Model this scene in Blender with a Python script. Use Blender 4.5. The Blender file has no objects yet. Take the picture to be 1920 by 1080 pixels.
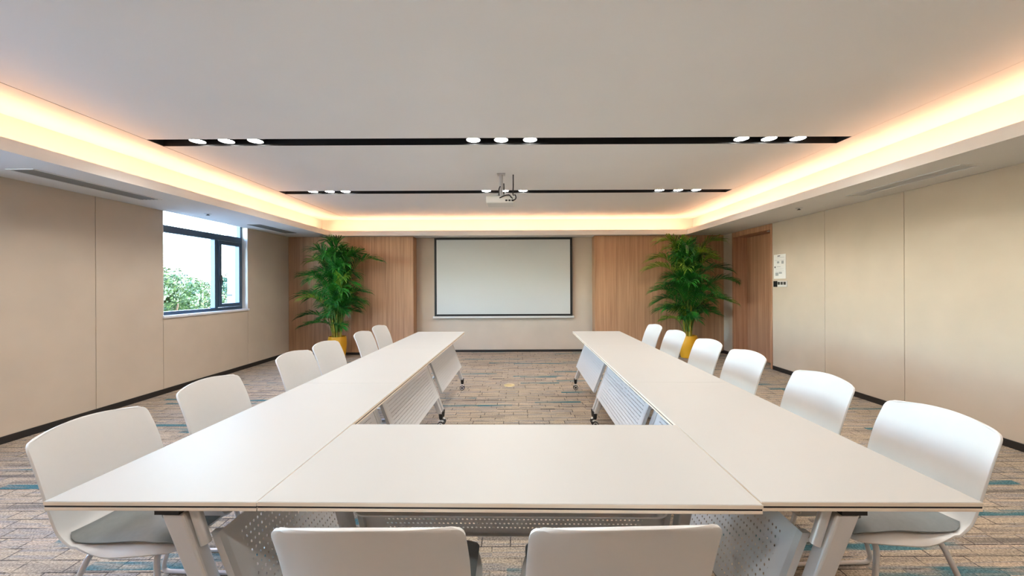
import bpy, bmesh, math, random
from mathutils import Vector, Matrix

sc = bpy.context.scene
COL = sc.collection
PI = math.pi

# ------------------------------------------------------------------ camera
FPX = 740.0                                   # focal length in pixels of the 1920 frame
cam_d = bpy.data.cameras.new('camera')
cam_d.sensor_width = 36.0
cam_d.lens = FPX / 1920.0 * 36.0
cam_d.shift_x = -8 / 1920.0
cam_d.shift_y = -6 / 1920.0
cam_d.clip_start = 0.05
cam_d.clip_end = 400
cam = bpy.data.objects.new('camera', cam_d)
COL.objects.link(cam)
cam.location = (0, 0, 1.34)
cam.rotation_euler = (Matrix.Rotation(PI / 2, 3, 'X') @ Matrix.Rotation(-math.radians(0.26), 3, 'Z')).to_euler()
sc.camera = cam

# ------------------------------------------------------------------ world, exposure
SKY_STRENGTH = 2.7
SPOT_W = 13.0
COVE_E = 19.5
world = bpy.data.worlds.new('sky')
sc.world = world
world.use_nodes = True
wn = world.node_tree
wn.nodes.clear()
w_out = wn.nodes.new('ShaderNodeOutputWorld')
w_bg = wn.nodes.new('ShaderNodeBackground')
w_sky = wn.nodes.new('ShaderNodeTexSky')
w_sky.sky_type = 'NISHITA'
w_sky.sun_disc = False
w_sky.sun_elevation = math.radians(38)
w_sky.sun_rotation = math.radians(60)
w_sky.air_density = 1.0
w_sky.dust_density = 0.7
w_sky.ozone_density = 1.0
w_bg.inputs['Strength'].default_value = SKY_STRENGTH
wn.links.new(w_sky.outputs[0], w_bg.inputs['Color'])
wn.links.new(w_bg.outputs[0], w_out.inputs['Surface'])

sun_d = bpy.data.lights.new('sun', 'SUN')
sun_d.energy = 6.0
sun_d.angle = math.radians(1.0)
sun_d.color = (1.0, 0.95, 0.86)
sun = bpy.data.objects.new('sun', sun_d)
COL.objects.link(sun)
sun.rotation_euler = Vector((-0.62, 0.42, -0.66)).to_track_quat('-Z', 'Y').to_euler()   # from behind the building on to the trees

sc.view_settings.view_transform = 'Standard'
sc.view_settings.look = 'None'
sc.view_settings.gamma = 1.0
sc.view_settings.use_curve_mapping = False
sc.view_settings.exposure = 1.16


# ------------------------------------------------------------------ helpers
def lin(c):
    c = c / 255.0
    return c / 12.92 if c <= 0.04045 else ((c + 0.055) / 1.055) ** 2.4


def rgb(r, g, b):
    return (lin(r), lin(g), lin(b), 1.0)


def new_mat(name):
    m = bpy.data.materials.new(name)
    m.use_nodes = True
    nt = m.node_tree
    return m, nt, nt.nodes['Principled BSDF']


def simple(name, col, rough=0.5, metal=0.0, noise=0.0, nscale=40.0, bump=0.0, bscale=200.0, spec=0.5):
    m, nt, b = new_mat(name)
    b.inputs['Base Color'].default_value = col
    b.inputs['Roughness'].default_value = rough
    b.inputs['Metallic'].default_value = metal
    b.inputs['Specular IOR Level'].default_value = spec
    tc = nt.nodes.new('ShaderNodeTexCoord')
    nz = nt.nodes.new('ShaderNodeTexNoise')
    nz.inputs['Scale'].default_value = nscale
    nt.links.new(tc.outputs['Object'], nz.inputs['Vector'])
    mx = nt.nodes.new('ShaderNodeMix')
    mx.data_type = 'RGBA'
    mx.blend_type = 'MULTIPLY'
    mx.inputs[0].default_value = 1.0
    mx.inputs[6].default_value = col
    rp = nt.nodes.new('ShaderNodeMapRange')
    rp.inputs[1].default_value = 0.3
    rp.inputs[2].default_value = 0.7
    rp.inputs[3].default_value = 1.0 - noise
    rp.inputs[4].default_value = 1.0 + noise * 0.3
    nt.links.new(nz.outputs['Fac'], rp.inputs[0])
    nt.links.new(rp.outputs[0], mx.inputs[7])
    nt.links.new(mx.outputs[2], b.inputs['Base Color'])
    if bump > 0:
        n2 = nt.nodes.new('ShaderNodeTexNoise')
        n2.inputs['Scale'].default_value = bscale
        nt.links.new(tc.outputs['Object'], n2.inputs['Vector'])
        bp = nt.nodes.new('ShaderNodeBump')
        bp.inputs['Strength'].default_value = bump
        bp.inputs['Distance'].default_value = 0.002
        nt.links.new(n2.outputs['Fac'], bp.inputs['Height'])
        nt.links.new(bp.outputs[0], b.inputs['Normal'])
    return m


def emit_mat(name, col, strength):
    m, nt, b = new_mat(name)
    b.inputs['Base Color'].default_value = (0.8, 0.8, 0.8, 1)
    b.inputs['Emission Color'].default_value = col
    b.inputs['Emission Strength'].default_value = strength
    return m


def wood_mat(name, c1, c2, c3):
    m, nt, b = new_mat(name)
    tc = nt.nodes.new('ShaderNodeTexCoord')
    oi = nt.nodes.new('ShaderNodeObjectInfo')
    cmb = nt.nodes.new('ShaderNodeCombineXYZ')
    mul = nt.nodes.new('ShaderNodeMath')
    mul.operation = 'MULTIPLY'
    mul.inputs[1].default_value = 37.0
    nt.links.new(oi.outputs['Random'], mul.inputs[0])
    nt.links.new(mul.outputs[0], cmb.inputs['X'])
    nt.links.new(mul.outputs[0], cmb.inputs['Y'])
    add = nt.nodes.new('ShaderNodeVectorMath')
    nt.links.new(tc.outputs['Object'], add.inputs[0])
    nt.links.new(cmb.outputs[0], add.inputs[1])
    mp = nt.nodes.new('ShaderNodeMapping')
    mp.inputs['Scale'].default_value = (26, 26, 0.55)
    nt.links.new(add.outputs[0], mp.inputs['Vector'])
    n1 = nt.nodes.new('ShaderNodeTexNoise')
    n1.inputs['Scale'].default_value = 1.0
    n1.inputs['Detail'].default_value = 6
    n1.inputs['Distortion'].default_value = 0.6
    nt.links.new(mp.outputs[0], n1.inputs['Vector'])
    mp2 = nt.nodes.new('ShaderNodeMapping')
    mp2.inputs['Scale'].default_value = (130, 130, 2.2)
    nt.links.new(add.outputs[0], mp2.inputs['Vector'])
    n2 = nt.nodes.new('ShaderNodeTexNoise')
    n2.inputs['Scale'].default_value = 1.0
    n2.inputs['Detail'].default_value = 3
    nt.links.new(mp2.outputs[0], n2.inputs['Vector'])
    mixf = nt.nodes.new('ShaderNodeMix')
    mixf.inputs[0].default_value = 0.35
    nt.links.new(n1.outputs['Fac'], mixf.inputs[2])
    nt.links.new(n2.outputs['Fac'], mixf.inputs[3])
    cr = nt.nodes.new('ShaderNodeValToRGB')
    e = cr.color_ramp.elements
    e[0].position = 0.30
    e[0].color = c1
    e[1].position = 0.70
    e[1].color = c3
    e2 = cr.color_ramp.elements.new(0.5)
    e2.color = c2
    nt.links.new(mixf.outputs[0], cr.inputs[0])
    mr = nt.nodes.new('ShaderNodeMapRange')
    mr.inputs[3].default_value = 0.93
    mr.inputs[4].default_value = 1.07
    nt.links.new(oi.outputs['Random'], mr.inputs[0])
    mx = nt.nodes.new('ShaderNodeMix')
    mx.data_type = 'RGBA'
    mx.blend_type = 'MULTIPLY'
    mx.inputs[0].default_value = 1
    nt.links.new(cr.outputs[0], mx.inputs[6])
    nt.links.new(mr.outputs[0], mx.inputs[7])
    nt.links.new(mx.outputs[2], b.inputs['Base Color'])
    b.inputs['Roughness'].default_value = 0.55
    bp = nt.nodes.new('ShaderNodeBump')
    bp.inputs['Strength'].default_value = 0.15
    bp.inputs['Distance'].default_value = 0.001
    nt.links.new(n2.outputs['Fac'], bp.inputs['Height'])
    nt.links.new(bp.outputs[0], b.inputs['Normal'])
    return m


class MB:
    """collects shapes for one mesh"""

    def __init__(self):
        self.v = []
        self.f = []
        self.mi = []
        self.cur = 0

    def _add(self, vs, fs):
        o = len(self.v)
        self.v += [tuple(p) for p in vs]
        for f in fs:
            self.f.append([i + o for i in f])
            self.mi.append(self.cur)
        return self

    def hexa(self, p):
        return self._add(p, [(0, 3, 2, 1), (4, 5, 6, 7), (0, 1, 5, 4), (1, 2, 6, 5), (2, 3, 7, 6), (3, 0, 4, 7)])

    def box(self, x0, x1, y0, y1, z0, z1):
        return self.hexa([(x0, y0, z0), (x1, y0, z0), (x1, y1, z0), (x0, y1, z0),
                          (x0, y0, z1), (x1, y0, z1), (x1, y1, z1), (x0, y1, z1)])

    def tube(self, path, r, n=10, closed=False, caps=True):
        P = [Vector(p) for p in path]
        m = len(P)
        rr = r if isinstance(r, (list, tuple)) else [r] * m
        vs, fs = [], []
        up = None
        for i in range(m):
            if closed:
                t = (P[(i + 1) % m] - P[i - 1]).normalized()
            else:
                t = (P[min(i + 1, m - 1)] - P[max(i - 1, 0)]).normalized()
            if up is None:
                a = Vector((0, 0, 1)) if abs(t.z) < 0.9 else Vector((1, 0, 0))
                up = (a - t * a.dot(t)).normalized()
            else:
                up = (up - t * up.dot(t))
                up = up.normalized() if up.length > 1e-6 else Vector((1, 0, 0))
            s = t.cross(up)
            for k in range(n):
                an = 2 * PI * k / n
                vs.append(P[i] + (up * math.cos(an) + s * math.sin(an)) * rr[i])
        last = m if closed else m - 1
        for i in range(last):
            j = (i + 1) % m
            for k in range(n):
                k2 = (k + 1) % n
                fs.append((i * n + k, i * n + k2, j * n + k2, j * n + k))
        if caps and not closed:
            fs.append(tuple(range(n - 1, -1, -1)))
            fs.append(tuple((m - 1) * n + k for k in range(n)))
        return self._add(vs, fs)

    def lathe(self, prof, n=24, c=(0, 0, 0)):
        vs, fs = [], []
        m = len(prof)
        for (r, z) in prof:
            for k in range(n):
                a = 2 * PI * k / n
                vs.append((c[0] + r * math.cos(a), c[1] + r * math.sin(a), c[2] + z))
        for i in range(m - 1):
            for k in range(n):
                k2 = (k + 1) % n
                fs.append((i * n + k, i * n + k2, (i + 1) * n + k2, (i + 1) * n + k))
        fs.append(tuple(range(n - 1, -1, -1)))
        fs.append(tuple((m - 1) * n + k for k in range(n)))
        return self._add(vs, fs)

    def grid(self, rows):
        n = len(rows[0])
        vs = [p for r in rows for p in r]
        fs = []
        for i in range(len(rows) - 1):
            for k in range(n - 1):
                fs.append((i * n + k, i * n + k + 1, (i + 1) * n + k + 1, (i + 1) * n + k))
        return self._add(vs, fs)

    def mesh(self, name, mats, smooth=False):
        me = bpy.data.meshes.new(name)
        me.from_pydata(self.v, [], self.f)
        for m in (mats if isinstance(mats, (list, tuple)) else [mats]):
            me.materials.append(m)
        me.polygons.foreach_set('material_index', self.mi)
        if smooth:
            me.polygons.foreach_set('use_smooth', [True] * len(self.f))
            try:
                me.set_sharp_from_angle(angle=math.radians(40))
            except Exception:
                pass
        me.update()
        return me

    def build(self, name, mats, parent=None, smooth=False, loc=None):
        o = bpy.data.objects.new(name, self.mesh(name, mats, smooth))
        COL.objects.link(o)
        if parent:
            o.parent = parent
        if loc:
            o.location = loc
        return o


def bev(o, w, seg=2):
    m = o.modifiers.new('bevel', 'BEVEL')
    m.width = w
    m.segments = seg
    m.limit_method = 'ANGLE'
    return o


def tag(o, label=None, cat=None, group=None, kind=None):
    if label:
        o['label'] = label
    if cat:
        o['category'] = cat
    if group:
        o['group'] = group
    if kind:
        o['kind'] = kind
    return o


def thing(name, loc=(0, 0, 0), rz=0.0, **kw):
    o = bpy.data.objects.new(name, None)
    o.empty_display_size = 0.1
    COL.objects.link(o)
    o.location = loc
    o.rotation_euler = (0, 0, rz)
    return tag(o, **kw)


KIDS = {}


def copy_tree(o, parent=None):
    c = o.copy()
    COL.objects.link(c)
    c.parent = parent
    for ch in [x for x in bpy.data.objects if x.parent == o]:
        copy_tree(ch, c)
    return c


def arc(c, r, a0, a1, n):
    return [(c[0] + r * math.cos(a0 + (a1 - a0) * i / n), c[1] + r * math.sin(a0 + (a1 - a0) * i / n)) for i in range(n + 1)]


def round_path(pts, r, n=5):
    """polyline in 3-D with rounded corners"""
    P = [Vector(p) for p in pts]
    out = [P[0]]
    for i in range(1, len(P) - 1):
        a = (P[i - 1] - P[i])
        b = (P[i + 1] - P[i])
        d = min(r, a.length * 0.45, b.length * 0.45)
        p0 = P[i] + a.normalized() * d
        p2 = P[i] + b.normalized() * d
        for k in range(n + 1):
            t = k / n
            out.append(p0 * (1 - t) ** 2 + P[i] * 2 * t * (1 - t) + p2 * t * t)
    out.append(P[-1])
    return out


# ------------------------------------------------------------------ materials
M_wall = simple('beige_fabric', rgb(198, 184, 167), 0.9, noise=0.05, nscale=3.0, bump=0.25, bscale=420, spec=0.15)
M_seam = simple('seam', rgb(160, 144, 122), 0.9)
M_white = simple('white_paint', rgb(224, 222, 218), 0.8, noise=0.02, nscale=2, spec=0.2)
M_ceil = simple('ceiling_paint', rgb(244, 243, 240), 0.85, noise=0.02, nscale=1.2, spec=0.15)
M_base = simple('dark_baseboard', rgb(34, 30, 28), 0.5)
M_wood = wood_mat('wood_veneer', rgb(148, 108, 80), rgb(174, 133, 100), rgb(192, 152, 117))
M_wood_door = wood_mat('door_veneer', rgb(148, 104, 78), rgb(176, 130, 100), rgb(194, 150, 120))
M_black = simple('black_metal', rgb(20, 20, 21), 0.5)
M_chan = simple('black_channel', rgb(26, 26, 27), 0.6)
M_table = simple('white_laminate', rgb(174, 172, 167), 0.48, noise=0.01, nscale=3, spec=0.3)
M_edge = simple('cream_edge_band', rgb(222, 208, 190), 0.5)
M_groove = simple('dark_groove', rgb(28, 22, 20), 0.6)
M_shell = simple('white_plastic', rgb(208, 207, 205), 0.38, noise=0.01)
M_cush = simple('grey_upholstery', rgb(112, 116, 116), 0.55, noise=0.06, nscale=60, bump=0.2, bscale=500)
M_tube = simple('painted_steel_tube', rgb(205, 205, 208), 0.3, metal=0.35)
M_silver = simple('silver_metal', rgb(200, 199, 198), 0.35, metal=0.4)
M_grey = simple('grey_metal', rgb(128, 130, 132), 0.45, metal=0.3)
M_rubber = simple('black_plastic', rgb(22, 21, 22), 0.45)
M_frame = simple('hazy_blue_aluminium', rgb(66, 86, 106), 0.4, metal=0.2)  # dark frame, with the pale blue haze put into its colour
M_sill = simple('white_stone', rgb(225, 226, 230), 0.4, noise=0.04, nscale=12)
M_pot = simple('yellow_ceramic', rgb(222, 164, 34), 0.45, noise=0.06, nscale=6)
M_soil = simple('soil', rgb(56, 42, 30), 0.95, noise=0.4, nscale=80)
M_screen = simple('screen_cloth', rgb(196, 198, 196), 0.8, spec=0.2)
M_paper = simple('paper', rgb(228, 228, 226), 0.7)
M_ink = simple('ink', rgb(60, 62, 66), 0.8)
M_inkl = simple('pale_ink', rgb(160, 164, 168), 0.8)
M_proj = simple('projector_plastic', rgb(226, 224, 216), 0.45)
M_brass_glint = simple('brass', rgb(240, 216, 164), 0.3, metal=0.7)  # brass paled so the colour carries a white glint
M_vent = simple('vent_grey', rgb(126, 124, 118), 0.6)
M_darkg = simple('dark_grey', rgb(60, 58, 54), 0.6)
M_ext = simple('white_cladding', rgb(132, 142, 156), 0.6, noise=0.05, nscale=1)
M_ground = simple('grey_bounce_ground', rgb(104, 112, 120), 0.9, noise=0.3, nscale=1)  # bluish grey chosen to bounce daylight up on to the soffit
M_bark = simple('bark', rgb(88, 70, 52), 0.9, noise=0.3, nscale=10)
M_lamp = emit_mat('lamp_lens', (1.0, 0.97, 0.92, 1), 30.0)
M_led = emit_mat('warm_led', (1.0, 0.52, 0.29, 1), COVE_E)


def leaf_mat(name, c1, c2, transl=0.25):
    m, nt, b = new_mat(name)
    tc = nt.nodes.new('ShaderNodeTexCoord')
    nz = nt.nodes.new('ShaderNodeTexNoise')
    nz.inputs['Scale'].default_value = 5.0
    nt.links.new(tc.outputs['Object'], nz.inputs['Vector'])
    cr = nt.nodes.new('ShaderNodeValToRGB')
    cr.color_ramp.elements[0].position = 0.35
    cr.color_ramp.elements[0].color = c1
    cr.color_ramp.elements[1].position = 0.68
    cr.color_ramp.elements[1].color = c2
    nt.links.new(nz.outputs['Fac'], cr.inputs[0])
    nt.links.new(cr.outputs[0], b.inputs['Base Color'])
    b.inputs['Roughness'].default_value = 0.42
    tr = nt.nodes.new('ShaderNodeBsdfTranslucent')
    nt.links.new(cr.outputs[0], tr.inputs['Color'])
    mx = nt.nodes.new('ShaderNodeMixShader')
    mx.inputs[0].default_value = transl
    nt.links.new(b.outputs[0], mx.inputs[1])
    nt.links.new(tr.outputs[0], mx.inputs[2])
    nt.links.new(mx.outputs[0], nt.nodes['Material Output'].inputs['Surface'])
    return m


M_frond = leaf_mat('palm_leaf', rgb(12, 66, 24), rgb(48, 130, 40))
M_pet = simple('palm_petiole', rgb(92, 128, 44), 0.5, noise=0.3, nscale=12)
M_frond2 = leaf_mat('palm_leaf_light', rgb(40, 96, 24), rgb(140, 172, 56))
M_cane = simple('palm_cane', rgb(176, 158, 52), 0.5, noise=0.4, nscale=9)
M_tree = leaf_mat('tree_leaf', rgb(34, 56, 26), rgb(70, 90, 46), 0.3)
M_tree2 = leaf_mat('tree_leaf_haze', rgb(28, 54, 38), rgb(52, 80, 56), 0.3)  # bluish haze of the farther trees put into the leaf colour


def glass_mat():
    m, nt, b = new_mat('window_glass')
    g = nt.nodes.new('ShaderNodeBsdfGlossy')
    g.inputs['Roughness'].default_value = 0.02
    t = nt.nodes.new('ShaderNodeBsdfTransparent')
    t.inputs['Color'].default_value = (0.93, 0.97, 0.98, 1)
    mx = nt.nodes.new('ShaderNodeMixShader')
    mx.inputs[0].default_value = 0.05
    nt.links.new(t.outputs[0], mx.inputs[1])
    nt.links.new(g.outputs[0], mx.inputs[2])
    nt.links.new(mx.outputs[0], nt.nodes['Material Output'].inputs['Surface'])
    return m


M_glass = glass_mat()


def perf_mat():
    """light grey sheet steel with real see-through round holes in a staggered grid"""
    m, nt, b = new_mat('perforated_steel')
    b.inputs['Base Color'].default_value = rgb(206, 207, 208)
    b.inputs['Roughness'].default_value = 0.45
    b.inputs['Metallic'].default_value = 0.15
    N, L = nt.nodes.new, nt.links.new
    tc = N('ShaderNodeTexCoord')
    sp = N('ShaderNodeSeparateXYZ')
    L(tc.outputs['Object'], sp.inputs[0])

    def mth(op, a, bv=None, c=None):
        n = N('ShaderNodeMath')
        n.operation = op
        for i, v in enumerate((a, bv, c)):
            if v is None:
                continue
            if isinstance(v, (int, float)):
                n.inputs[i].default_value = v
            else:
                L(v, n.inputs[i])
        return n.outputs[0]

    p = 0.018
    q = 0.022

    def layer(ox, oz):
        fx = mth('SUBTRACT', mth('FRACT', mth('ADD', mth('DIVIDE', sp.outputs['X'], p), ox)), 0.5)
        fz = mth('SUBTRACT', mth('FRACT', mth('ADD', mth('DIVIDE', sp.outputs['Z'], 2 * q), oz)), 0.5)
        fx = mth('MULTIPLY', fx, p)
        fz = mth('MULTIPLY', fz, 2 * q)
        d = mth('SQRT', mth('ADD', mth('MULTIPLY', fx, fx), mth('MULTIPLY', fz, fz)))
        return mth('LESS_THAN', d, 0.0042)

    hole = mth('MAXIMUM', layer(0.0, 0.0), layer(0.5, 0.5))
    inx = mth('LESS_THAN', mth('ABSOLUTE', sp.outputs['X']), 0.53)
    zl = mth('GREATER_THAN', sp.outputs['Z'], 0.325)
    zh = mth('LESS_THAN', sp.outputs['Z'], 0.585)
    hole = mth('MULTIPLY', mth('MULTIPLY', hole, inx), mth('MULTIPLY', zl, zh))
    t = N('ShaderNodeBsdfTransparent')
    mx = N('ShaderNodeMixShader')
    L(hole, mx.inputs[0])
    L(b.outputs[0], mx.inputs[1])
    L(t.outputs[0], mx.inputs[2])
    L(mx.outputs[0], nt.nodes['Material Output'].inputs['Surface'])
    return m


M_perf = perf_mat()


def carpet_mat():
    m, nt, b = new_mat('patterned_carpet')
    N, L = nt.nodes.new, nt.links.new
    tc = N('ShaderNodeTexCoord')

    def brick(w, h, off, freq, mortar, shift, scale=1.0):
        mp = N('ShaderNodeMapping')
        mp.inputs['Location'].default_value = shift
        L(tc.outputs['Object'], mp.inputs['Vector'])
        k = N('ShaderNodeTexBrick')
        k.offset = off
        k.offset_frequency = freq
        k.squash = 0.62
        k.squash_frequency = 3
        k.inputs['Color1'].default_value = (0, 0, 0, 1)
        k.inputs['Color2'].default_value = (1, 1, 1, 1)
        k.inputs['Mortar'].default_value = (0, 0, 0, 1)
        k.inputs['Scale'].default_value = scale
        k.inputs['Mortar Size'].default_value = mortar
        k.inputs['Mortar Smooth'].default_value = 0.2
        k.inputs['Bias'].default_value = 0.0
        k.inputs['Brick Width'].default_value = w
        k.inputs['Row Height'].default_value = h
        L(mp.outputs[0], k.inputs['Vector'])
        return k

    k1 = brick(0.24, 0.085, 0.37, 2, 0.0036, (0.13, 0.02, 0))
    k2 = brick(0.62, 0.044, 0.43, 3, 0.0, (3.31, 1.27, 0))
    k3 = brick(0.85, 0.058, 0.29, 2, 0.0, (7.7, 4.4, 0))
    # streaky yarn tone, running across the room
    st_m = N('ShaderNodeMapping')
    st_m.inputs['Scale'].default_value = (1.1, 17.0, 1.0)
    L(tc.outputs['Object'], st_m.inputs['Vector'])
    st_n = N('ShaderNodeTexNoise')
    st_n.inputs['Scale'].default_value = 1.0
    st_n.inputs['Detail'].default_value = 4
    st_n.inputs['Distortion'].default_value = 0.3
    L(st_m.outputs[0], st_n.inputs['Vector'])
    st_r = N('ShaderNodeMapRange')
    st_r.inputs[1].default_value = 0.3
    st_r.inputs[2].default_value = 0.7
    L(st_n.outputs['Fac'], st_r.inputs[0])
    cr = N('ShaderNodeValToRGB')
    e = cr.color_ramp.elements
    e[0].position = 0.0
    e[0].color = rgb(98, 92, 90)
    e[1].position = 1.0
    e[1].color = rgb(198, 184, 164)
    for pos, c in ((0.25, rgb(148, 136, 124)), (0.45, rgb(176, 159, 139)), (0.6, rgb(142, 136, 132)), (0.8, rgb(184, 163, 143))):
        x = e.new(pos)
        x.color = c
    mixs = N('ShaderNodeMix')
    mixs.data_type = 'RGBA'
    mixs.inputs[0].default_value = 0.5
    L(k1.outputs['Color'], mixs.inputs[6])
    L(k2.outputs['Color'], mixs.inputs[7])
    mixt = N('ShaderNodeMix')
    mixt.data_type = 'RGBA'
    mixt.inputs[0].default_value = 0.55
    L(mixs.outputs[2], mixt.inputs[6])
    L(st_r.outputs[0], mixt.inputs[7])
    L(mixt.outputs[2], cr.inputs[0])
    # dark thin outlines, broken up by noise
    nz = N('ShaderNodeTexNoise')
    nz.inputs['Scale'].default_value = 6.0
    nz.inputs['Detail'].default_value = 2
    L(tc.outputs['Object'], nz.inputs['Vector'])
    mr = N('ShaderNodeMapRange')
    mr.inputs[1].default_value = 0.40
    mr.inputs[2].default_value = 0.52
    mr.inputs[4].default_value = 0.85
    L(nz.outputs['Fac'], mr.inputs[0])
    ml = N('ShaderNodeMath')
    ml.operation = 'MULTIPLY'
    L(k1.outputs['Fac'], ml.inputs[0])
    L(mr.outputs[0], ml.inputs[1])
    m1 = N('ShaderNodeMix')
    m1.data_type = 'RGBA'
    L(ml.outputs[0], m1.inputs[0])
    L(cr.outputs[0], m1.inputs[6])
    m1.inputs[7].default_value = rgb(58, 53, 54)
    # dark strips
    d1 = N('ShaderNodeMapRange')
    d1.inputs[1].default_value = 0.06
    d1.inputs[2].default_value = 0.04
    L(k2.outputs['Color'], d1.inputs[0])
    dm = N('ShaderNodeMath')
    dm.operation = 'MULTIPLY'
    dm.inputs[1].default_value = 0.4
    L(d1.outputs[0], dm.inputs[0])
    m2 = N('ShaderNodeMix')
    m2.data_type = 'RGBA'
    L(dm.outputs[0], m2.inputs[0])
    L(m1.outputs[2], m2.inputs[6])
    m2.inputs[7].default_value = rgb(92, 86, 88)
    # teal strips
    t1 = N('ShaderNodeMapRange')
    t1.inputs[1].default_value = 0.915
    t1.inputs[2].default_value = 0.92
    L(k3.outputs['Color'], t1.inputs[0])
    tn = N('ShaderNodeTexNoise')
    tn.inputs['Scale'].default_value = 2.3
    mpn = N('ShaderNodeMapping')
    mpn.inputs['Scale'].default_value = (1.0, 6.0, 1.0)
    L(tc.outputs['Object'], mpn.inputs['Vector'])
    L(mpn.outputs[0], tn.inputs['Vector'])
    tr = N('ShaderNodeMapRange')
    tr.inputs[1].default_value = 0.36
    tr.inputs[2].default_value = 0.55
    tr.inputs[3].default_value = 0.1
    tr.inputs[4].default_value = 0.92
    L(tn.outputs['Fac'], tr.inputs[0])
    tm = N('ShaderNodeMath')
    tm.operation = 'MULTIPLY'
    L(t1.outputs[0], tm.inputs[0])
    L(tr.outputs[0], tm.inputs[1])
    m3 = N('ShaderNodeMix')
    m3.data_type = 'RGBA'
    L(tm.outputs[0], m3.inputs[0])
    L(m2.outputs[2], m3.inputs[6])
    m3.inputs[7].default_value = rgb(62, 108, 118)
    # yarn speckle
    sp = N('ShaderNodeTexNoise')
    sp.inputs['Scale'].default_value = 120.0
    sp.inputs['Detail'].default_value = 3
    L(tc.outputs['Object'], sp.inputs['Vector'])
    sr = N('ShaderNodeMapRange')
    sr.inputs[1].default_value = 0.3
    sr.inputs[2].default_value = 0.7
    sr.inputs[3].default_value = 0.5
    sr.inputs[4].default_value = 1.4
    L(sp.outputs['Fac'], sr.inputs[0])
    m4 = N('ShaderNodeMix')
    m4.data_type = 'RGBA'
    m4.blend_type = 'MULTIPLY'
    m4.inputs[0].default_value = 1.0
    L(m3.outputs[2], m4.inputs[6])
    L(sr.outputs[0], m4.inputs[7])
    L(m4.outputs[2], b.inputs['Base Color'])
    b.inputs['Roughness'].default_value = 0.95
    b.inputs['Specular IOR Level'].default_value = 0.1
    bp = N('ShaderNodeBump')
    bp.inputs['Strength'].default_value = 0.4
    bp.inputs['Distance'].default_value = 0.004
    L(sp.outputs['Fac'], bp.inputs['Height'])
    L(bp.outputs[0], b.inputs['Normal'])
    return m


M_carpet = carpet_mat()

# ------------------------------------------------------------------ room shell
XL, XR = -4.40, 4.01
YB, YF = 7.90, -2.60            # recessed back wall, wall behind the camera
YP = 7.63                       # face of the wood panels
ZS, ZC, ZT = 2.285, 2.63, 2.86  # soffit, ceiling, top of shell
LIPL, COVL = -3.54, -3.82
LIPR, COVR = 3.25, 3.49
LIPB, COVB = 7.50, 7.78
LIPF, COVF = -2.00, -2.26


def struct(name, mb, mat, parent=None, **k):
    o = mb.build(name, mat, parent, **k)
    if not parent:
        o['kind'] = 'structure'
    return o


struct('floor', MB().box(XL - 0.25, XR + 0.45, YF - 0.2, YB + 0.2, -0.15, 0.0), M_carpet)
struct('ceiling_slab', MB().box(XL - 0.25, XR + 0.45, YF - 0.2, YB + 0.2, ZT - 0.08, ZT + 0.1), M_white)

# left wall with window openings, clad with fabric panels
WZ0, WZ1 = 0.97, ZS + 0.12
WIN = [(4.92, 6.47), (0.3, 2.9)]
mb = MB()
ys = [YF - 0.2, 0.3, 2.9, 4.92, 6.47, YB + 0.2]
for i in range(len(ys) - 1):
    if (ys[i], ys[i + 1]) in [(a, b_) for a, b_ in WIN]:
        mb.box(XL - 0.25, XL - 0.012, ys[i], ys[i + 1], 0, WZ0 - 0.03)
        mb.box(XL - 0.25, XL - 0.012, ys[i], ys[i + 1], WZ1, ZT - 0.08)
    else:
        mb.box(XL - 0.25, XL - 0.012, ys[i], ys[i + 1], 0, ZT - 0.08)
wl = struct('wall_left', mb, M_seam)
G = 0.0025


def fabric(parent, x0, x1, y0, y1, z0, z1):
    o = MB().box(x0, x1, y0 + G, y1 - G, z0, z1).build('fabric_panel', M_wall, parent)
    return bev(o, 0.003, 2)


for (a, b_, z0, z1) in [(-2.6, -1.3, 0, ZS), (-1.3, 0.3, 0, ZS), (0.3, 2.9, 0, WZ0 - 0.03), (2.9, 4.13, 0, ZS),
                        (4.13, 4.92, 0, ZS), (4.92, 6.47, 0, WZ0 - 0.03), (6.47, 7.63, 0, ZS)]:
    fabric(wl, XL - 0.012, XL, a, b_, z0, z1)

# right wall with door recess
DY0, DY1 = 6.18, 7.32
mb = MB()
mb.box(XR + 0.012, XR + 0.45, YF - 0.2, DY0, 0, ZT - 0.08)
mb.box(XR + 0.012, XR + 0.45, DY1, YB + 0.2, 0, ZT - 0.08)
mb.box(XR + 0.012, XR + 0.45, DY0, DY1, ZS, ZT - 0.08)
mb.box(XR + 0.34, XR + 0.45, DY0, DY1, 0, ZS)
wr = struct('wall_right', mb, M_seam)
for (a, b_) in [(-2.6, -1.17), (-1.17, -0.12), (-0.12, 0.93), (0.93, 1.98), (1.98, 3.03), (3.03, 4.08), (4.08, 5.13), (5.13, 6.18), (7.32, 7.90)]:
    fabric(wr, XR, XR + 0.012, a, b_, 0, ZS)

# back wall and the wall behind the camera
wb = struct('wall_back', MB().box(XL, XR, YB + 0.012, YB + 0.2, 0, ZT - 0.08), M_seam)
bev(MB().box(-2.05, 1.56, YB, YB + 0.012, 0, ZS).build('fabric_panel', M_wall, wb), 0.002)
struct('wall_front', MB().box(XL, XR, YF - 0.2, YF, 0, ZT - 0.08), M_wall)

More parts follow.
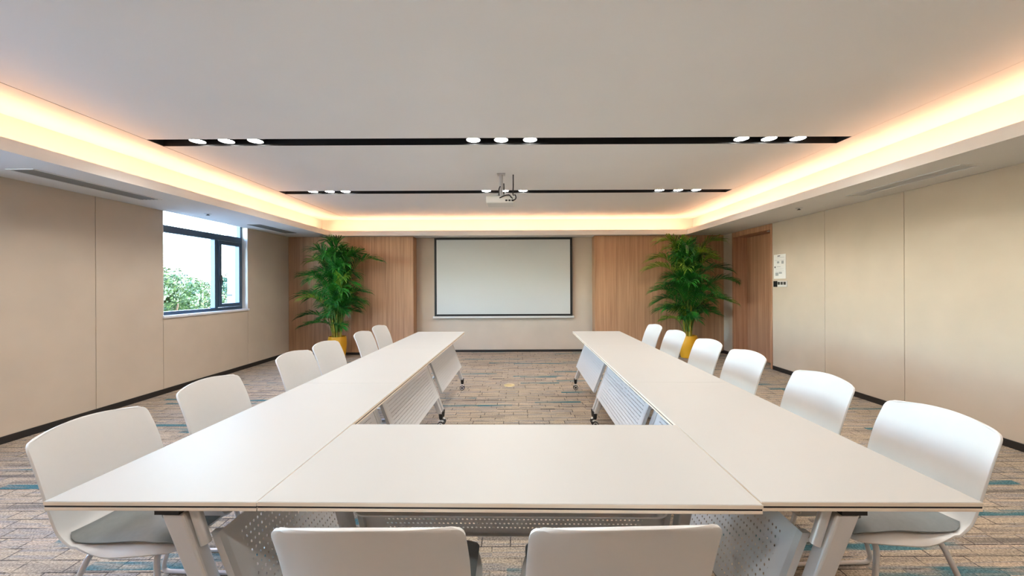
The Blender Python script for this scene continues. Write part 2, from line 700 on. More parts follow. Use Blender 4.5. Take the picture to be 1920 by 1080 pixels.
# soffit ring with cove trough
mb = MB()
mb.box(XL - 0.012, COVL, YF, YB + 0.012, ZS, ZT - 0.08)
mb.box(COVR, XR + 0.012, YF, YB + 0.012, ZS, ZT - 0.08)
mb.box(COVL, COVR, COVB, YB + 0.012, ZS, ZT - 0.08)
mb.box(COVL, COVR, YF, COVF, ZS, ZT - 0.08)
mb.box(COVL, LIPL, COVF, COVB, ZS, ZS + 0.014)
mb.box(LIPR, COVR, COVF, COVB, ZS, ZS + 0.014)
mb.box(LIPL, LIPR, LIPB, COVB, ZS, ZS + 0.014)
mb.box(LIPL, LIPR, COVF, LIPF, ZS, ZS + 0.014)
sof = struct('ceiling_soffit', mb, M_white)
mb = MB()
zl = ZS + 0.092
mb.box(LIPL - 0.018, LIPL, LIPF - 0.018, LIPB + 0.018, ZS + 0.014, zl)
mb.box(LIPR, LIPR + 0.018, LIPF - 0.018, LIPB + 0.018, ZS + 0.014, zl)
mb.box(LIPL, LIPR, LIPB, LIPB + 0.018, ZS + 0.014, zl)
mb.box(LIPL, LIPR, LIPF - 0.018, LIPF, ZS + 0.014, zl)
mb.build('cove_lip', M_white, sof)

# coffered ceiling: boards split at the light slots and by the long joints
CRL, CRR = -3.24, 2.954
TRK = [(3.465, 3.635), (5.385, 5.555), (1.545, 1.715), (-0.375, -0.205)]
cl = struct('ceiling', MB().box(COVL, COVR, COVF, COVB, ZC + 0.13, ZC + 0.15), M_ceil)
MB().box(COVL, CRL - 0.009, COVF, COVB, ZC, ZC + 0.012).build('ceiling_board', M_ceil, cl)
MB().box(CRR + 0.003, COVR, COVF, COVB, ZC, ZC + 0.012).build('ceiling_board', M_ceil, cl)
MB().box(CRL - 0.009, CRL, COVF, COVB - 0.18, ZC + 0.001, ZC + 0.01).build('joint', M_black, cl)
MB().box(CRR - 0.0005, CRR + 0.003, COVF, COVB - 0.18, ZC + 0.001, ZC + 0.01).build('joint', M_darkg, cl)
edges = [COVF] + sorted([v for t in TRK for v in t]) + [COVB]
for i in range(0, len(edges), 2):
    MB().box(CRL, CRR, edges[i], edges[i + 1], ZC, ZC + 0.012).build('ceiling_board', M_ceil, cl)

# baseboards
struct('baseboard_left', MB().box(XL, XL + 0.012, YF, YP, 0, 0.062), M_base)
struct('baseboard_right', MB().box(XR - 0.012, XR, YF, DY0 - 0.02, 0, 0.062).box(XR - 0.012, XR, DY1 + 0.01, YP, 0, 0.062), M_base)
struct('baseboard_back', MB().box(-1.985, 1.51, YB - 0.012, YB, 0, 0.045).box(XL + 0.012, -1.995, YP - 0.012, YP, 0, 0.045).box(1.52, XR - 0.012, YP - 0.012, YP, 0, 0.045), M_base)

# wood veneer panels on the back wall
for (a, b_, lab, n) in [(XL, -1.99, 'brown wood veneer wall panel behind the left potted palm', 6),
                        (1.515, XR, 'brown wood veneer wall panel behind the right potted palm', 6)]:
    t = thing('wood_wall_panel', ((a + b_) / 2, YP, 0), label=lab, cat='wall panel')
    w = (b_ - a) / n
    hw = (b_ - a) / 2
    MB().box(-hw + 0.004, hw - 0.004, 0.02, YB - YP - 0.002, 0.05, ZS - 0.002).build('backing', M_wood, t)
    for i in range(n):
        x0 = -hw + i * w
        o = MB().box(-w / 2 + 0.0006, w / 2 - 0.0006, 0, 0.02, 0.048, ZS - 0.002).build('veneer_board', M_wood, t, loc=(x0 + w / 2, 0, 0))

# door in its deep wooden frame
d1 = bpy.data.objects.new('door_1', None)
COL.objects.link(d1)
d1.location = (XR, (DY0 + DY1) / 2, 0)
d1['kind'] = 'structure'
hw = (DY1 - DY0) / 2
mb = MB()
mb.box(-0.008, 0.335, hw - 0.04, hw, 0, ZS - 0.002)
mb.box(-0.008, 0.335, -hw, -hw + 0.04, 0, ZS - 0.002)
mb.box(-0.008, 0.335, -hw + 0.04, hw - 0.04, ZS - 0.09, ZS - 0.002)
bev(mb.build('door_frame', M_wood_door, d1), 0.003)
leaf = MB().box(0.25, 0.30, -hw + 0.043, hw - 0.043, 0.008, ZS - 0.093).build('door_leaf', M_wood_door, d1)
bev(leaf, 0.002)
mb = MB().tube([(0.25, -hw + 0.12, 1.02), (0.19, -hw + 0.12, 1.02), (0.19, -hw + 0.25, 1.02)], 0.011)
mb.build('door_handle', M_silver, leaf, smooth=True)
mb = MB().box(0.19, 0.25, -hw + 0.07, -hw + 0.32, ZS - 0.16, ZS - 0.11)
mb.tube([(0.20, -hw + 0.12, ZS - 0.11), (0.06, -hw + 0.22, ZS - 0.1), (0.02, -hw + 0.10, ZS - 0.1)], 0.008, 6)
mb.build('door_closer', M_silver, leaf)


# windows
def make_window(n, y0, y1, sash):
    r = bpy.data.objects.new('window_%d' % n, None)
    COL.objects.link(r)
    r['kind'] = 'structure'
    r.location = (XL, y0, 0)
    W = y1 - y0
    fx0, fx1 = -0.15, -0.09
    zt = 2.08
    ms = sash
    mb = MB()
    mb.box(fx0, fx1, 0, 0.03, WZ0, WZ1)
    mb.box(fx0, fx1, W - 0.045, W, WZ0, WZ1)
    mb.box(fx0, fx1, 0.03, W - 0.045, WZ0, WZ0 + 0.045)
    mb.box(fx0, fx1, 0.03, W - 0.045, WZ1 - 0.02, WZ1)
    mb.box(fx0, fx1 + 0.01, 0.03, W - 0.045, zt - 0.045, zt + 0.045)
    mb.box(fx0, fx1 + 0.01, ms - 0.06, ms, WZ0 + 0.045, zt - 0.045)
    bev(mb.build('window_frame', M_frame, r), 0.004)
    # reveal lining
    mb = MB()
    mb.box(-0.25, -0.002, -0.001, 0.006, WZ0, ZS)
    mb.box(-0.25, -0.002, W - 0.006, W + 0.001, WZ0, ZS)
    mb.build('window_reveal', M_white, r)
    bev(MB().box(-0.25, 0.022, -0.012, W + 0.012, WZ0 - 0.03, WZ0).build('window_sill', M_sill, r), 0.004)
    MB().box(-0.128, -0.122, 0.03, ms - 0.06, WZ0 + 0.045, zt - 0.045).build('window_pane', M_glass, r)
    MB().box(-0.128, -0.122, 0.03, W - 0.045, zt + 0.045, WZ1 - 0.02).build('window_pane', M_glass, r)
    s0, s1, sz0, sz1 = ms + 0.004, W - 0.049, WZ0 + 0.05, zt - 0.05
    mb = MB()
    b = 0.055
    mb.box(-0.14, -0.065, s0, s0 + b, sz0, sz1)
    mb.box(-0.14, -0.065, s1 - b, s1, sz0, sz1)
    mb.box(-0.14, -0.065, s0 + b, s1 - b, sz0, sz0 + b)
    mb.box(-0.14, -0.065, s0 + b, s1 - b, sz1 - b, sz1)
    sa = mb.build('casement_sash', M_frame, r)
    bev(sa, 0.005)
    MB().box(-0.11, -0.104, s0 + b, s1 - b, sz0 + b, sz1 - b).build('sash_pane', M_glass, sa)
    mb = MB().box(-0.065, -0.045, s0 + 0.015, s0 + 0.04, 1.42, 1.50).box(-0.052, -0.038, s0 + 0.018, s0 + 0.036, 1.36, 1.46)
    mb.build('sash_handle', M_rubber, sa)
    return r


make_window(1, 4.92, 6.47, 1.01)
make_window(2, 0.3, 2.9, 1.7)  # second window is out of view, added for daylight from the left

# ------------------------------------------------------------------ outside
struct('ground_outside', MB().box(-90, XL - 0.3, -60, 120, -7.2, -7.0), M_ground)
ext = struct('wall_outside', MB().box(-5.58, -4.66, 7.62, 9.0, -7.0, 6.0), M_ext)
mb = MB()
for z in (-0.7, 1.15, 3.0):
    mb.box(-5.584, -4.7, 7.612, 7.622, z, z + 0.03)
mb.box(-5.47, -5.455, 7.612, 7.622, -7, 6)
mb.build('cladding_joint', M_darkg, ext)


def tree(x, y, ground, top, r, mat, seed, label):
    rnd = random.Random(seed)
    t = thing('leafy_tree', (x, y, ground), label=label, cat='tree', group='trees outside the window')
    h = top - ground
    mb = MB()
    mb.tube([(0, 0, 0), (0.1, 0.05, h * 0.4), (0, 0, h * 0.75)], [0.22, 0.17, 0.08], 8)
    for k in range(5):
        a = k * 1.3 + rnd.random()
        mb.tube([(0.05, 0.02, h * (0.4 + 0.06 * k)), (math.cos(a) * r * 0.6, math.sin(a) * r * 0.6, h * (0.62 + 0.05 * k))], [0.09, 0.03], 6)
    mb.build('trunk', M_bark, t, smooth=True)
    blobs = []
    for k in range(26):
        a = rnd.random() * 2 * PI
        zz = rnd.uniform(0.40, 0.95)
        q = r * (1.0 - ((zz - 0.55) / 0.5) ** 2 * 0.75) * math.sqrt(rnd.random()) * 0.85
        blobs.append((q * math.cos(a), q * math.sin(a), h * zz - 0.3, r * rnd.uniform(0.2, 0.36)))
    blobs.append((0, 0, h - r * 0.35, r * 0.35))
    vs, fs = [], []
    for (bx_, by_, bz_, br) in blobs:
        for k in range(520):
            d = Vector((rnd.gauss(0, 1), rnd.gauss(0, 1), rnd.gauss(0, 1))).normalized()
            p = Vector((bx_, by_, bz_)) + d * br * rnd.uniform(0.75, 1.05)
            u = d.orthogonal().normalized()
            u = (u + Vector((rnd.uniform(-1, 1), rnd.uniform(-1, 1), rnd.uniform(-1, 1))) * 0.6).normalized()
            w = d.cross(u).normalized()
            s = rnd.uniform(0.045, 0.10)
            o = len(vs)
            vs += [p - u * s, p + w * s * 0.6, p + u * s, p - w * s * 0.6 + d * s * 0.3]
            fs.append((o, o + 1, o + 2, o + 3))
    mb = MB()
    mb._add(vs, fs)
    f = mb.build('foliage', mat, t)
    f['kind'] = 'stuff'


tree(-15.6, 17.7, -7, 2.25, 2.0, M_tree, 1, 'pale green leafy tree outside, at the left edge of the window')
tree(-19.5, 24.0, -7, 2.0, 2.3, M_tree, 2, 'pale green leafy tree seen through the middle of the large pane')
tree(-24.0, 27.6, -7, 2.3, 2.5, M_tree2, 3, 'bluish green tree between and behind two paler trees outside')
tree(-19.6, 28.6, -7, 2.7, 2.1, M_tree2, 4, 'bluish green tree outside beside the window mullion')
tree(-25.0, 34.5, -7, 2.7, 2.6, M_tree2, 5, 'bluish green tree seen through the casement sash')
tree(-11.6, 14.0, -7, -0.3, 1.9, M_tree, 6, 'low pale green tree top just above the window sill')

# ------------------------------------------------------------------ cove LED strips and light tracks
def led(x0, x1, y0, y1, lab):
    z = ZS + 0.082
    o = MB().box(x0, x1, y0, y1, z - 0.006, z).build('led_strip', M_led)
    tag(o, lab, 'light strip', 'warm light strips in the ceiling cove')
    return o


led(LIPL - 0.07, LIPL - 0.055, LIPF + 0.1, LIPB - 0.02, 'warm light strip glowing in the left ceiling cove')
led(LIPR + 0.055, LIPR + 0.07, LIPF + 0.1, LIPB - 0.02, 'warm light strip glowing in the right ceiling cove')
led(LIPL + 0.02, LIPR - 0.02, LIPB + 0.055, LIPB + 0.07, 'warm light strip glowing in the cove above the projection screen')
led(LIPL + 0.02, LIPR - 0.02, LIPF - 0.07, LIPF - 0.055, 'unseen warm light strip added in the cove behind the camera')  # front length of the cove strip, unseen, added for its light

lamp_me = None


def light_track(y0, y1, xs, lab, power):
    global lamp_me
    t = thing('light_track', (0, (y0 + y1) / 2, ZC), label=lab, cat='ceiling light', group='black recessed light tracks')
    h = (y1 - y0) / 2 - 0.001
    a, b = CRL + 0.001, CRR - 0.001
    d = 0.10
    mb = MB()
    mb.box(a, b, -h, -h + 0.003, 0.0, d)
    mb.box(a, b, h - 0.003, h, 0.0, d)
    mb.box(a, a + 0.003, -h, h, 0.0, d)
    mb.box(b - 0.003, b, -h, h, 0.0, d)
    mb.box(a, b, -h, h, d, d + 0.003)
    mb.build('channel', M_chan, t)
    for x in xs:
        hd = MB().lathe([(0.066, 0.10), (0.066, 0.012), (0.062, 0.012), (0.060, 0.03)], 24).build('spotlight', M_black, t, smooth=True, loc=(x, 0, 0))
        MB().lathe([(0.0585, 0.022), (0.0585, 0.014), (0.04, 0.009), (0.001, 0.007)], 24).build('lamp_lens', M_lamp, hd, smooth=True)
        ld = bpy.data.lights.new('spot_lamp', 'SPOT')
        ld.energy = power
        ld.color = (1.0, 0.98, 0.925)
        ld.spot_size = math.radians(142)
        ld.spot_blend = 0.35
        ld.shadow_soft_size = 0.05
        lo = bpy.data.objects.new('spot_lamp', ld)
        COL.objects.link(lo)
        lo.parent = t
        lo.location = (x, 0, -0.002)


X1 = (-2.86, -2.60, -2.34, -0.38, -0.13, 0.13, 2.03, 2.28, 2.54)
X2 = (-2.81, -2.58, -2.36, -0.41, -0.16, 0.10, 1.99, 2.25, 2.50)
light_track(*TRK[0], X1, 'long black recessed light track with nine spots, the nearer of the two', SPOT_W)
light_track(*TRK[1], X2, 'long black recessed light track behind the projector, nine spots', SPOT_W)
light_track(*TRK[2], X1, 'unseen black recessed light track added in the ceiling above the nearest tables', SPOT_W * 0.72)  # out of frame, added to light the near tables
light_track(*TRK[3], X2, 'unseen black recessed light track added in the ceiling behind the camera', SPOT_W * 0.5)  # added out of view to lift the ceiling and the near chair backs


# vents and sprinklers in the soffit
def vent(x0, x1, y0, y1, lab, mat, frame):
    t = thing('air_vent', ((x0 + x1) / 2, (y0 + y1) / 2, ZS), label=lab, cat='air vent', group='linear air vents in the soffit')
    a, b = (x1 - x0) / 2, (y1 - y0) / 2
    mb = MB()
    f = 0.014
    mb.box(-a, -a + f, -b, b, -0.006, 0).box(a - f, a, -b, b, -0.006, 0)
    mb.box(-a + f, a - f, -b, -b + f, -0.006, 0).box(-a + f, a - f, b - f, b, -0.006, 0)
    mb.build('frame', frame, t)
    MB().box(-a + f, a - f, -b + f, b - f, -0.001, -0.0002).build('backing', M_vent if mat is M_vent else M_white, t)
    n = 5
    for i in range(n):
        x = -a + f + (i + 0.5) * (2 * a - 2 * f) / n
        MB().hexa([(x - 0.009, -b + f, -0.0045), (x + 0.006, -b + f, -0.0012), (x + 0.006, b - f, -0.0012), (x - 0.009, b - f, -0.0045),
                   (x - 0.009, -b + f, -0.0035), (x + 0.006, -b + f, -0.0002), (x + 0.006, b - f, -0.0002), (x - 0.009, b - f, -0.0035)]).build('slat', mat, t)


vent(-4.08, -3.85, 3.15, 4.30, 'long grey slatted air vent in the left soffit before the window', M_vent, M_white)
vent(-4.12, -3.92, 6.05, 7.05, 'grey slatted air vent in the soffit between window and left wood panel', M_vent, M_vent)
vent(3.55, 3.73, 3.15, 4.25, 'white slatted air vent in the right soffit', M_white, M_white)

for (x, y, lab) in [(-4.02, 5.15, 'small dark sprinkler head in the soffit above the window'), (3.55, 4.95, 'small dark sprinkler head in the right soffit')]:
    s = thing('sprinkler', (x, y, ZS), label=lab, cat='sprinkler')
    MB().lathe([(0.042, 0.0), (0.042, -0.004), (0.03, -0.008), (0.012, -0.009)], 20).build('escutcheon', M_silver, s, smooth=True)
    MB().lathe([(0.012, -0.008), (0.010, -0.014), (0.008, -0.017), (0.022, -0.018), (0.022, -0.021), (0.002, -0.022)], 16).build('deflector', M_darkg, s, smooth=True)

# ------------------------------------------------------------------ projection screen
scr = thing('projection_screen', (-0.255, 7.84, 0), label='pull-down projection screen with black border on the back wall', cat='screen')
sw, z0, z1 = 1.37, 0.71, ZS - 0.012
bd = 0.045
MB().box(-sw + bd, sw - bd, -0.004, 0.0, z0 + 0.05, z1 - 0.035).build('screen_cloth', M_screen, scr)
for (a, b, c, d) in [(-sw, -sw + bd, z0 + 0.01, z1), (sw - bd, sw, z0 + 0.01, z1), (-sw + bd, sw - bd, z1 - 0.035, z1), (-sw + bd, sw - bd, z0 + 0.01, z0 + 0.05)]:
    MB().box(a, b, -0.0045, 0.0, c, d).build('black_border', M_black, scr)
bev(MB().box(-sw - 0.03, sw + 0.03, -0.016, 0.012, z0 - 0.03, z0 + 0.01).build('bottom_bar', M_shell, scr), 0.006)

# ------------------------------------------------------------------ projector
pj = thing('ceiling_projector', (-0.17, 4.60, 2.27), label='white projector hanging from the ceiling on a pole mount', cat='projector')
bev(MB().box(-0.17, 0.155, -0.12, 0.14, 0, 0.085).build('body', M_proj, pj), 0.014, 3)
MB().lathe([(0.035, 0.0), (0.035, 0.03), (0.028, 0.032), (0.026, 0.02), (0.001, 0.018)], 20).build('lens', M_rubber, pj, smooth=True)
pj_l = [o for o in bpy.data.objects if o.parent == pj and o.name == 'lens'][0]
pj_l.rotation_euler = (-PI / 2, 0, 0)
pj_l.location = (0.07, 0.135, 0.045)
MB().box(-0.05, 0.05, -0.05, 0.05, 0.105, 0.112).tube([(-0.04, -0.04, 0.085), (-0.04, -0.04, 0.105)], 0.006, 6).tube([(0.04, -0.04, 0.085), (0.04, -0.04, 0.105)], 0.006, 6).tube(
    [(0.04, 0.04, 0.085), (0.04, 0.04, 0.105)], 0.006, 6).tube([(-0.04, 0.04, 0.085), (-0.04, 0.04, 0.105)], 0.006, 6).build('mount_bracket', M_silver, pj)
MB().lathe([(0.021, 0.112), (0.021, 0.352)], 16).build('pole', M_shell, pj, smooth=True)
MB().box(-0.045, 0.045, -0.045, 0.045, 0.350, 0.3585).build('ceiling_plate', M_silver, pj)
for (n, pth) in [('cable', [(-0.01, -0.03, 0.21), (-0.025, -0.05, 0.18), (-0.024, -0.06, 0.07), (-0.01, -0.135, 0.055), (0.04, -0.14, 0.08), (0.10, -0.13, 0.09), (0.115, -0.125, 0.06)]),
                 ('cable', [(0.03, 0.0, 0.25), (0.032, -0.02, 0.20), (0.03, -0.03, 0.10), (0.06, -0.06, 0.092), (0.10, -0.10, 0.09), (0.13, -0.13, 0.05)]),
                 ('cable', [(0.14, 0.02, 0.3585), (0.14, 0.0, 0.22), (0.135, -0.05, 0.10), (0.165, -0.135, 0.09), (0.175, -0.15, 0.04), (0.13, -0.13, 0.02)])]:
    MB().tube(round_path(pth, 0.03), 0.0065, 6).build(n, M_rubber, pj, smooth=True)
for i in range(3):
    MB().box(0.05 + i * 0.035, 0.075 + i * 0.035, -0.1225, -0.1195, 0.02, 0.038).build('socket', M_rubber, pj)

# ------------------------------------------------------------------ notice, switch panel, floor socket
nt_ = thing('wall_notice', (XR - 0.001, 6.0, 1.60), label='white printed notice sheet on the right wall beside the door', cat='notice')
nt_.rotation_euler = (0, 0, PI / 2)
# local x runs along world +y, local -y... faces the room
NW, NH = 0.27, 0.37
NT = thing


def wall_rect(parent, name, mat, u0, u1, v0, v1, d0, d1):
    return MB().box(u0, u1, d0, d1, v0, v1).build(name, mat, parent)


nt_.rotation_euler = (0, math.radians(0), -PI / 2)       # local x -> world -y, local y -> world +x
wall_rect(nt_, 'sheet', M_paper, -NW / 2, NW / 2, -NH / 2, NH / 2, -0.003, 0)
for (u0, u1, v0, v1, m) in [(-0.05, 0.01, 0.155, 0.167, M_ink), (-0.06, 0.10, 0.135, 0.139, M_inkl),
                            (-0.12, 0.11, 0.095, 0.098, M_inkl), (-0.06, -0.01, 0.05, 0.08, M_inkl), (0.04, 0.09, 0.04, 0.085, M_inkl),
                            (-0.12, -0.095, -0.02, 0.005, M_ink), (-0.07, 0.02, -0.005, 0.001, M_inkl), (-0.1, 0.08, -0.04, -0.037, M_inkl),
                            (-0.1, -0.03, -0.14, -0.09, M_inkl), (-0.02, 0.05, -0.11, -0.085, M_inkl), (-0.1, 0.09, -0.07, -0.067, M_inkl)]:
    wall_rect(nt_, 'print', m, u0, u1, v0, v1, -0.0034, -0.003)

sp_ = thing('switch_panel', (XR - 0.0005, 5.99, 1.335), label='white light switch panel with dark buttons below the notice', cat='switch')
sp_.rotation_euler = (0, 0, -PI / 2)
bev(wall_rect(sp_, 'plate', M_shell, -0.055, 0.155, -0.045, 0.045, -0.012, 0), 0.003)
bev(wall_rect(sp_, 'control_display', M_rubber, -0.145, -0.06, -0.045, 0.045, -0.014, 0), 0.003)
for i in range(3):
    bev(wall_rect(sp_, 'button', M_darkg, -0.045 + i * 0.066, 0.005 + i * 0.066, -0.012, 0.032, -0.0145, -0.012), 0.002)

fs_ = thing('floor_socket', (-0.10, 5.27, 0), label='small brass floor socket in the carpet between the table rows', cat='floor socket')
MB().lathe([(0.075, 0.0), (0.072, 0.004), (0.06, 0.006), (0.001, 0.006)], 28).build('cover_plate', M_brass_glint, fs_, smooth=True)
MB().box(-0.03, 0.03, -0.03, 0.03, 0.006, 0.009).build('lid', M_brass_glint, fs_)


# ------------------------------------------------------------------ tables
TL = 1.330
TH = 0.74


def make_table(L, W):
    """folding table, length along x, inner side towards +y, origin on the floor"""
    root = thing('folding_table', (0, 0, 0), cat='table', group='white folding conference tables')
    hl, hw = L / 2 - 0.001, W / 2
    top = bev(MB().box(-hl, hl, -hw, hw, TH - 0.0112, TH).build('tabletop', [M_table], root), 0.0015, 2)
    MB().box(-hl + 0.001, hl - 0.001, -hw + 0.001, hw - 0.001, TH - 0.0172, TH - 0.0112).build('edge_groove', M_groove, top)
    bev(MB().box(-hl, hl, -hw, hw, TH - 0.026, TH - 0.0172).build('lower_board', M_edge, top), 0.001, 1)
    # thin cream edge band on the upper board
    e = 0.0008
    mb = MB()
    mb.box(-hl - e, hl + e, -hw - e, -hw, TH - 0.0112, TH - 0.0015).box(-hl - e, hl + e, hw, hw + e, TH - 0.0112, TH - 0.0015)
    mb.box(-hl - e, -hl, -hw, hw, TH - 0.0112, TH - 0.0015).box(hl, hl + e, -hw, hw, TH - 0.0112, TH - 0.0015)
    mb.build('edge_band', M_edge, top)
    z_u = TH - 0.026
    lx = L / 2 - 0.04
    yt, yb = 0.045, 0.285          # leaning column, top and foot

    def cy(z):
        return yt + (yb - yt) * (0.70 - z) / 0.62

    for s in (-1, 1):
        x0, x1 = s * lx - 0.023, s * lx + 0.023
        mb = MB()

        def slab(za, zb, ya0, ya1, yb0, yb1, xa=x0, xb=x1):
            mb.hexa([(xa, ya0, za), (xb, ya0, za), (xb, ya1, za), (xa, ya1, za),
                     (xa, yb0, zb), (xb, yb0, zb), (xb, yb1, zb), (xa, yb1, zb)])

        slab(0.13, 0.695, cy(0.13) - 0.022, cy(0.13) + 0.022, cy(0.695) - 0.032, cy(0.695) + 0.032)
        leg = bev(mb.build('leg', M_silver, root), 0.008, 3)
        # rounded rail along the inner side of the column
        mb = MB().tube([(s * lx, cy(0.70) + 0.048, 0.71), (s * lx, cy(0.60) + 0.044, 0.60)], 0.015, 12)
        mb.build('rail', M_silver, leg, smooth=True)
        # outer strut low down
        mb = MB().tube(round_path([(s * lx, cy(0.42), 0.42), (s * lx, 0.0, 0.26), (s * lx, -0.125, 0.12)], 0.06), 0.017, 10)
        mb.build('strut', M_silver, leg, smooth=True)
        # head bracket
        mb = MB().box(s * lx - 0.025, s * lx + 0.025, 0.0, 0.07, 0.695, z_u - 0.0005)
        mb.build('head_bracket', M_rubber, leg)
        for yc in (0.272, -0.135):
            c = thing('caster', (s * lx, yc, 0))
            c.parent = leg
            mb = MB()
            mb.cur = 0
            mb.lathe([(0.012, 0.075), (0.018, 0.085), (0.022, 0.14), (0.020, 0.145)], 14)
            for q in (-1, 1):
                mb.cur = 0
                mb.tube([(q * 0.008, 0.0, 0.030), (q * 0.022, 0.0, 0.030)], 0.029, 16)
                mb.cur = 1
                mb.tube([(q * 0.0225, 0.0, 0.030), (q * 0.0245, 0.0, 0.030)], 0.022, 14)
                mb.cur = 0
                mb.tube([(q * 0.0245, 0.0, 0.030), (q * 0.026, 0.0, 0.030)], 0.013, 12)
            mb.cur = 1
            mb.tube([(0, -0.02, 0.052), (0, 0.0, 0.062), (0, 0.02, 0.052)], 0.01, 8)
            cm = mb.mesh('caster', [M_rubber, M_silver], True)
            bpy.data.objects.remove(c)
            c = bpy.data.objects.new('caster', cm)
            COL.objects.link(c)
            c.parent = leg
            c.location = (s * lx, yc, 0)
    # perforated modesty panel, parallel to the leaning columns
    px = lx - 0.026
    zt, zb = 0.615, 0.30
    o = 0.065
    mb = MB()
    th = 0.0018

    def sheet(xa, xb, ya, za, yb_, zb_, t):
        mb.hexa([(xa, ya - t, za), (xb, ya - t, za), (xb, ya, za), (xa, ya, za),
                 (xa, yb_ - t, zb_), (xb, yb_ - t, zb_), (xb, yb_, zb_), (xa, yb_, zb_)])

    sheet(-px, px, cy(zb) + o, zb, cy(zt) + o, zt, th)
    mp_ = mb.build('modesty_panel', M_perf, root)
    for s in (-1, 1):
        mb = MB()
        sheet(s * px - 0.004 if s < 0 else px - 0.018, -px + 0.018 if s < 0 else px + 0.004, cy(zb) + o + 0.003, zb - 0.002, cy(zt) + o + 0.003, zt + 0.002, 0.022)
        mb.build('panel_flange', M_silver, mp_)
    mb = MB()
    mb.box(-px, px, cy(zb) + o - 0.02, cy(zb) + o + 0.001, zb - 0.003, zb)
    mb.build('panel_hem', M_silver, mp_)
    # cross beam and steel shelf
    mb = MB().box(-lx + 0.016, lx - 0.016, -0.02, 0.03, 0.66, 0.70)
    bev(mb.build('cross_beam', M_grey, root), 0.006)
    mb = MB()
    sx = lx - 0.15
    prof = round_path([(-sx, 0, 0.66), (-sx, 0, 0.585), (sx, 0, 0.585), (sx, 0, 0.66)], 0.045, 6)
    rows = []
    for y in (-0.12, -0.10, 0.06):
        rows.append([(p.x, y, p.z + (0.0 if y > -0.11 else 0.012)) for p in prof])
    mb.grid(rows)
    sh = mb.build('shelf', M_silver, root, smooth=True)
    so = sh.modifiers.new('solid', 'SOLIDIFY')
    so.thickness = 0.006
    for s in (-1, 1):
        MB().box(s * lx * 0.8 - 0.03, s * lx * 0.8 + 0.03, -0.02, 0.02, 0.701, z_u - 0.0005).build('hinge_block', M_grey, root)
    # black folding lever
    for s in (-1, 1):
        mb = MB().tube([(s * (lx - 0.09), 0.0, 0.69), (s * (lx - 0.13), 0.12, 0.672), (s * (lx - 0.14), 0.17, 0.668)], [0.008, 0.012, 0.016], 8)
        mb.build('folding_lever', M_rubber, root, smooth=True)
    return root


tab = make_table(TL, 0.60)
front = make_table(1.391, 0.612)
front.location = (-0.0225, 1.389, 0)
front.rotation_euler = (0, 0, math.radians(-1.1))
tag(front, 'white folding table across the near end, two chairs in front of it')


def row(p0, p1, rot, labs):
    p0, p1 = Vector(p0), Vector(p1)
    out = []
    for i in range(3):
        c = p0.lerp(p1, (i + 0.5) / 3)
        out.append((c, rot, labs[i]))
    return out


spots = row((-1.025, 1.099), (-0.967, 5.089), -PI / 2 - math.radians(0.83),
            ['nearest white folding table of the left row', 'middle white folding table of the left row', 'farthest white folding table of the left row'])
spots += row((0.972, 1.080), (1.022, 5.070), PI / 2 - math.radians(0.75),
             ['nearest white folding table of the right row', 'middle white folding table of the right row', 'farthest white folding table of the right row'])
for i, (c, rot, lab) in enumerate(spots):
    o = tab if i == 0 else copy_tree(tab)
    o.location = (c.x, c.y, 0)
    o.rotation_euler = (0, 0, rot)
    o['label'] = lab


# ------------------------------------------------------------------ chairs
def smooth_curve(pts, n):
    """Catmull-Rom through points"""
    P = [Vector(p) for p in pts]
    P = [P[0] * 2 - P[1]] + P + [P[-1] * 2 - P[-2]]
    out = []
    segs = len(P) - 3
    for i in range(n + 1):
        u = i / n * segs
        k = min(int(u), segs - 1)
        t = u - k
        p0, p1, p2, p3 = P[k:k + 4]
        out.append(0.5 * ((2 * p1) + (-p0 + p2) * t + (2 * p0 - 5 * p1 + 4 * p2 - p3) * t * t + (-p0 + 3 * p1 - 3 * p2 + p3) * t ** 3))
    return out


def bake(o):
    dg = bpy.context.evaluated_depsgraph_get()
    me = bpy.data.meshes.new_from_object(o.evaluated_get(dg))
    o.modifiers.clear()
    o.data = me
    return o


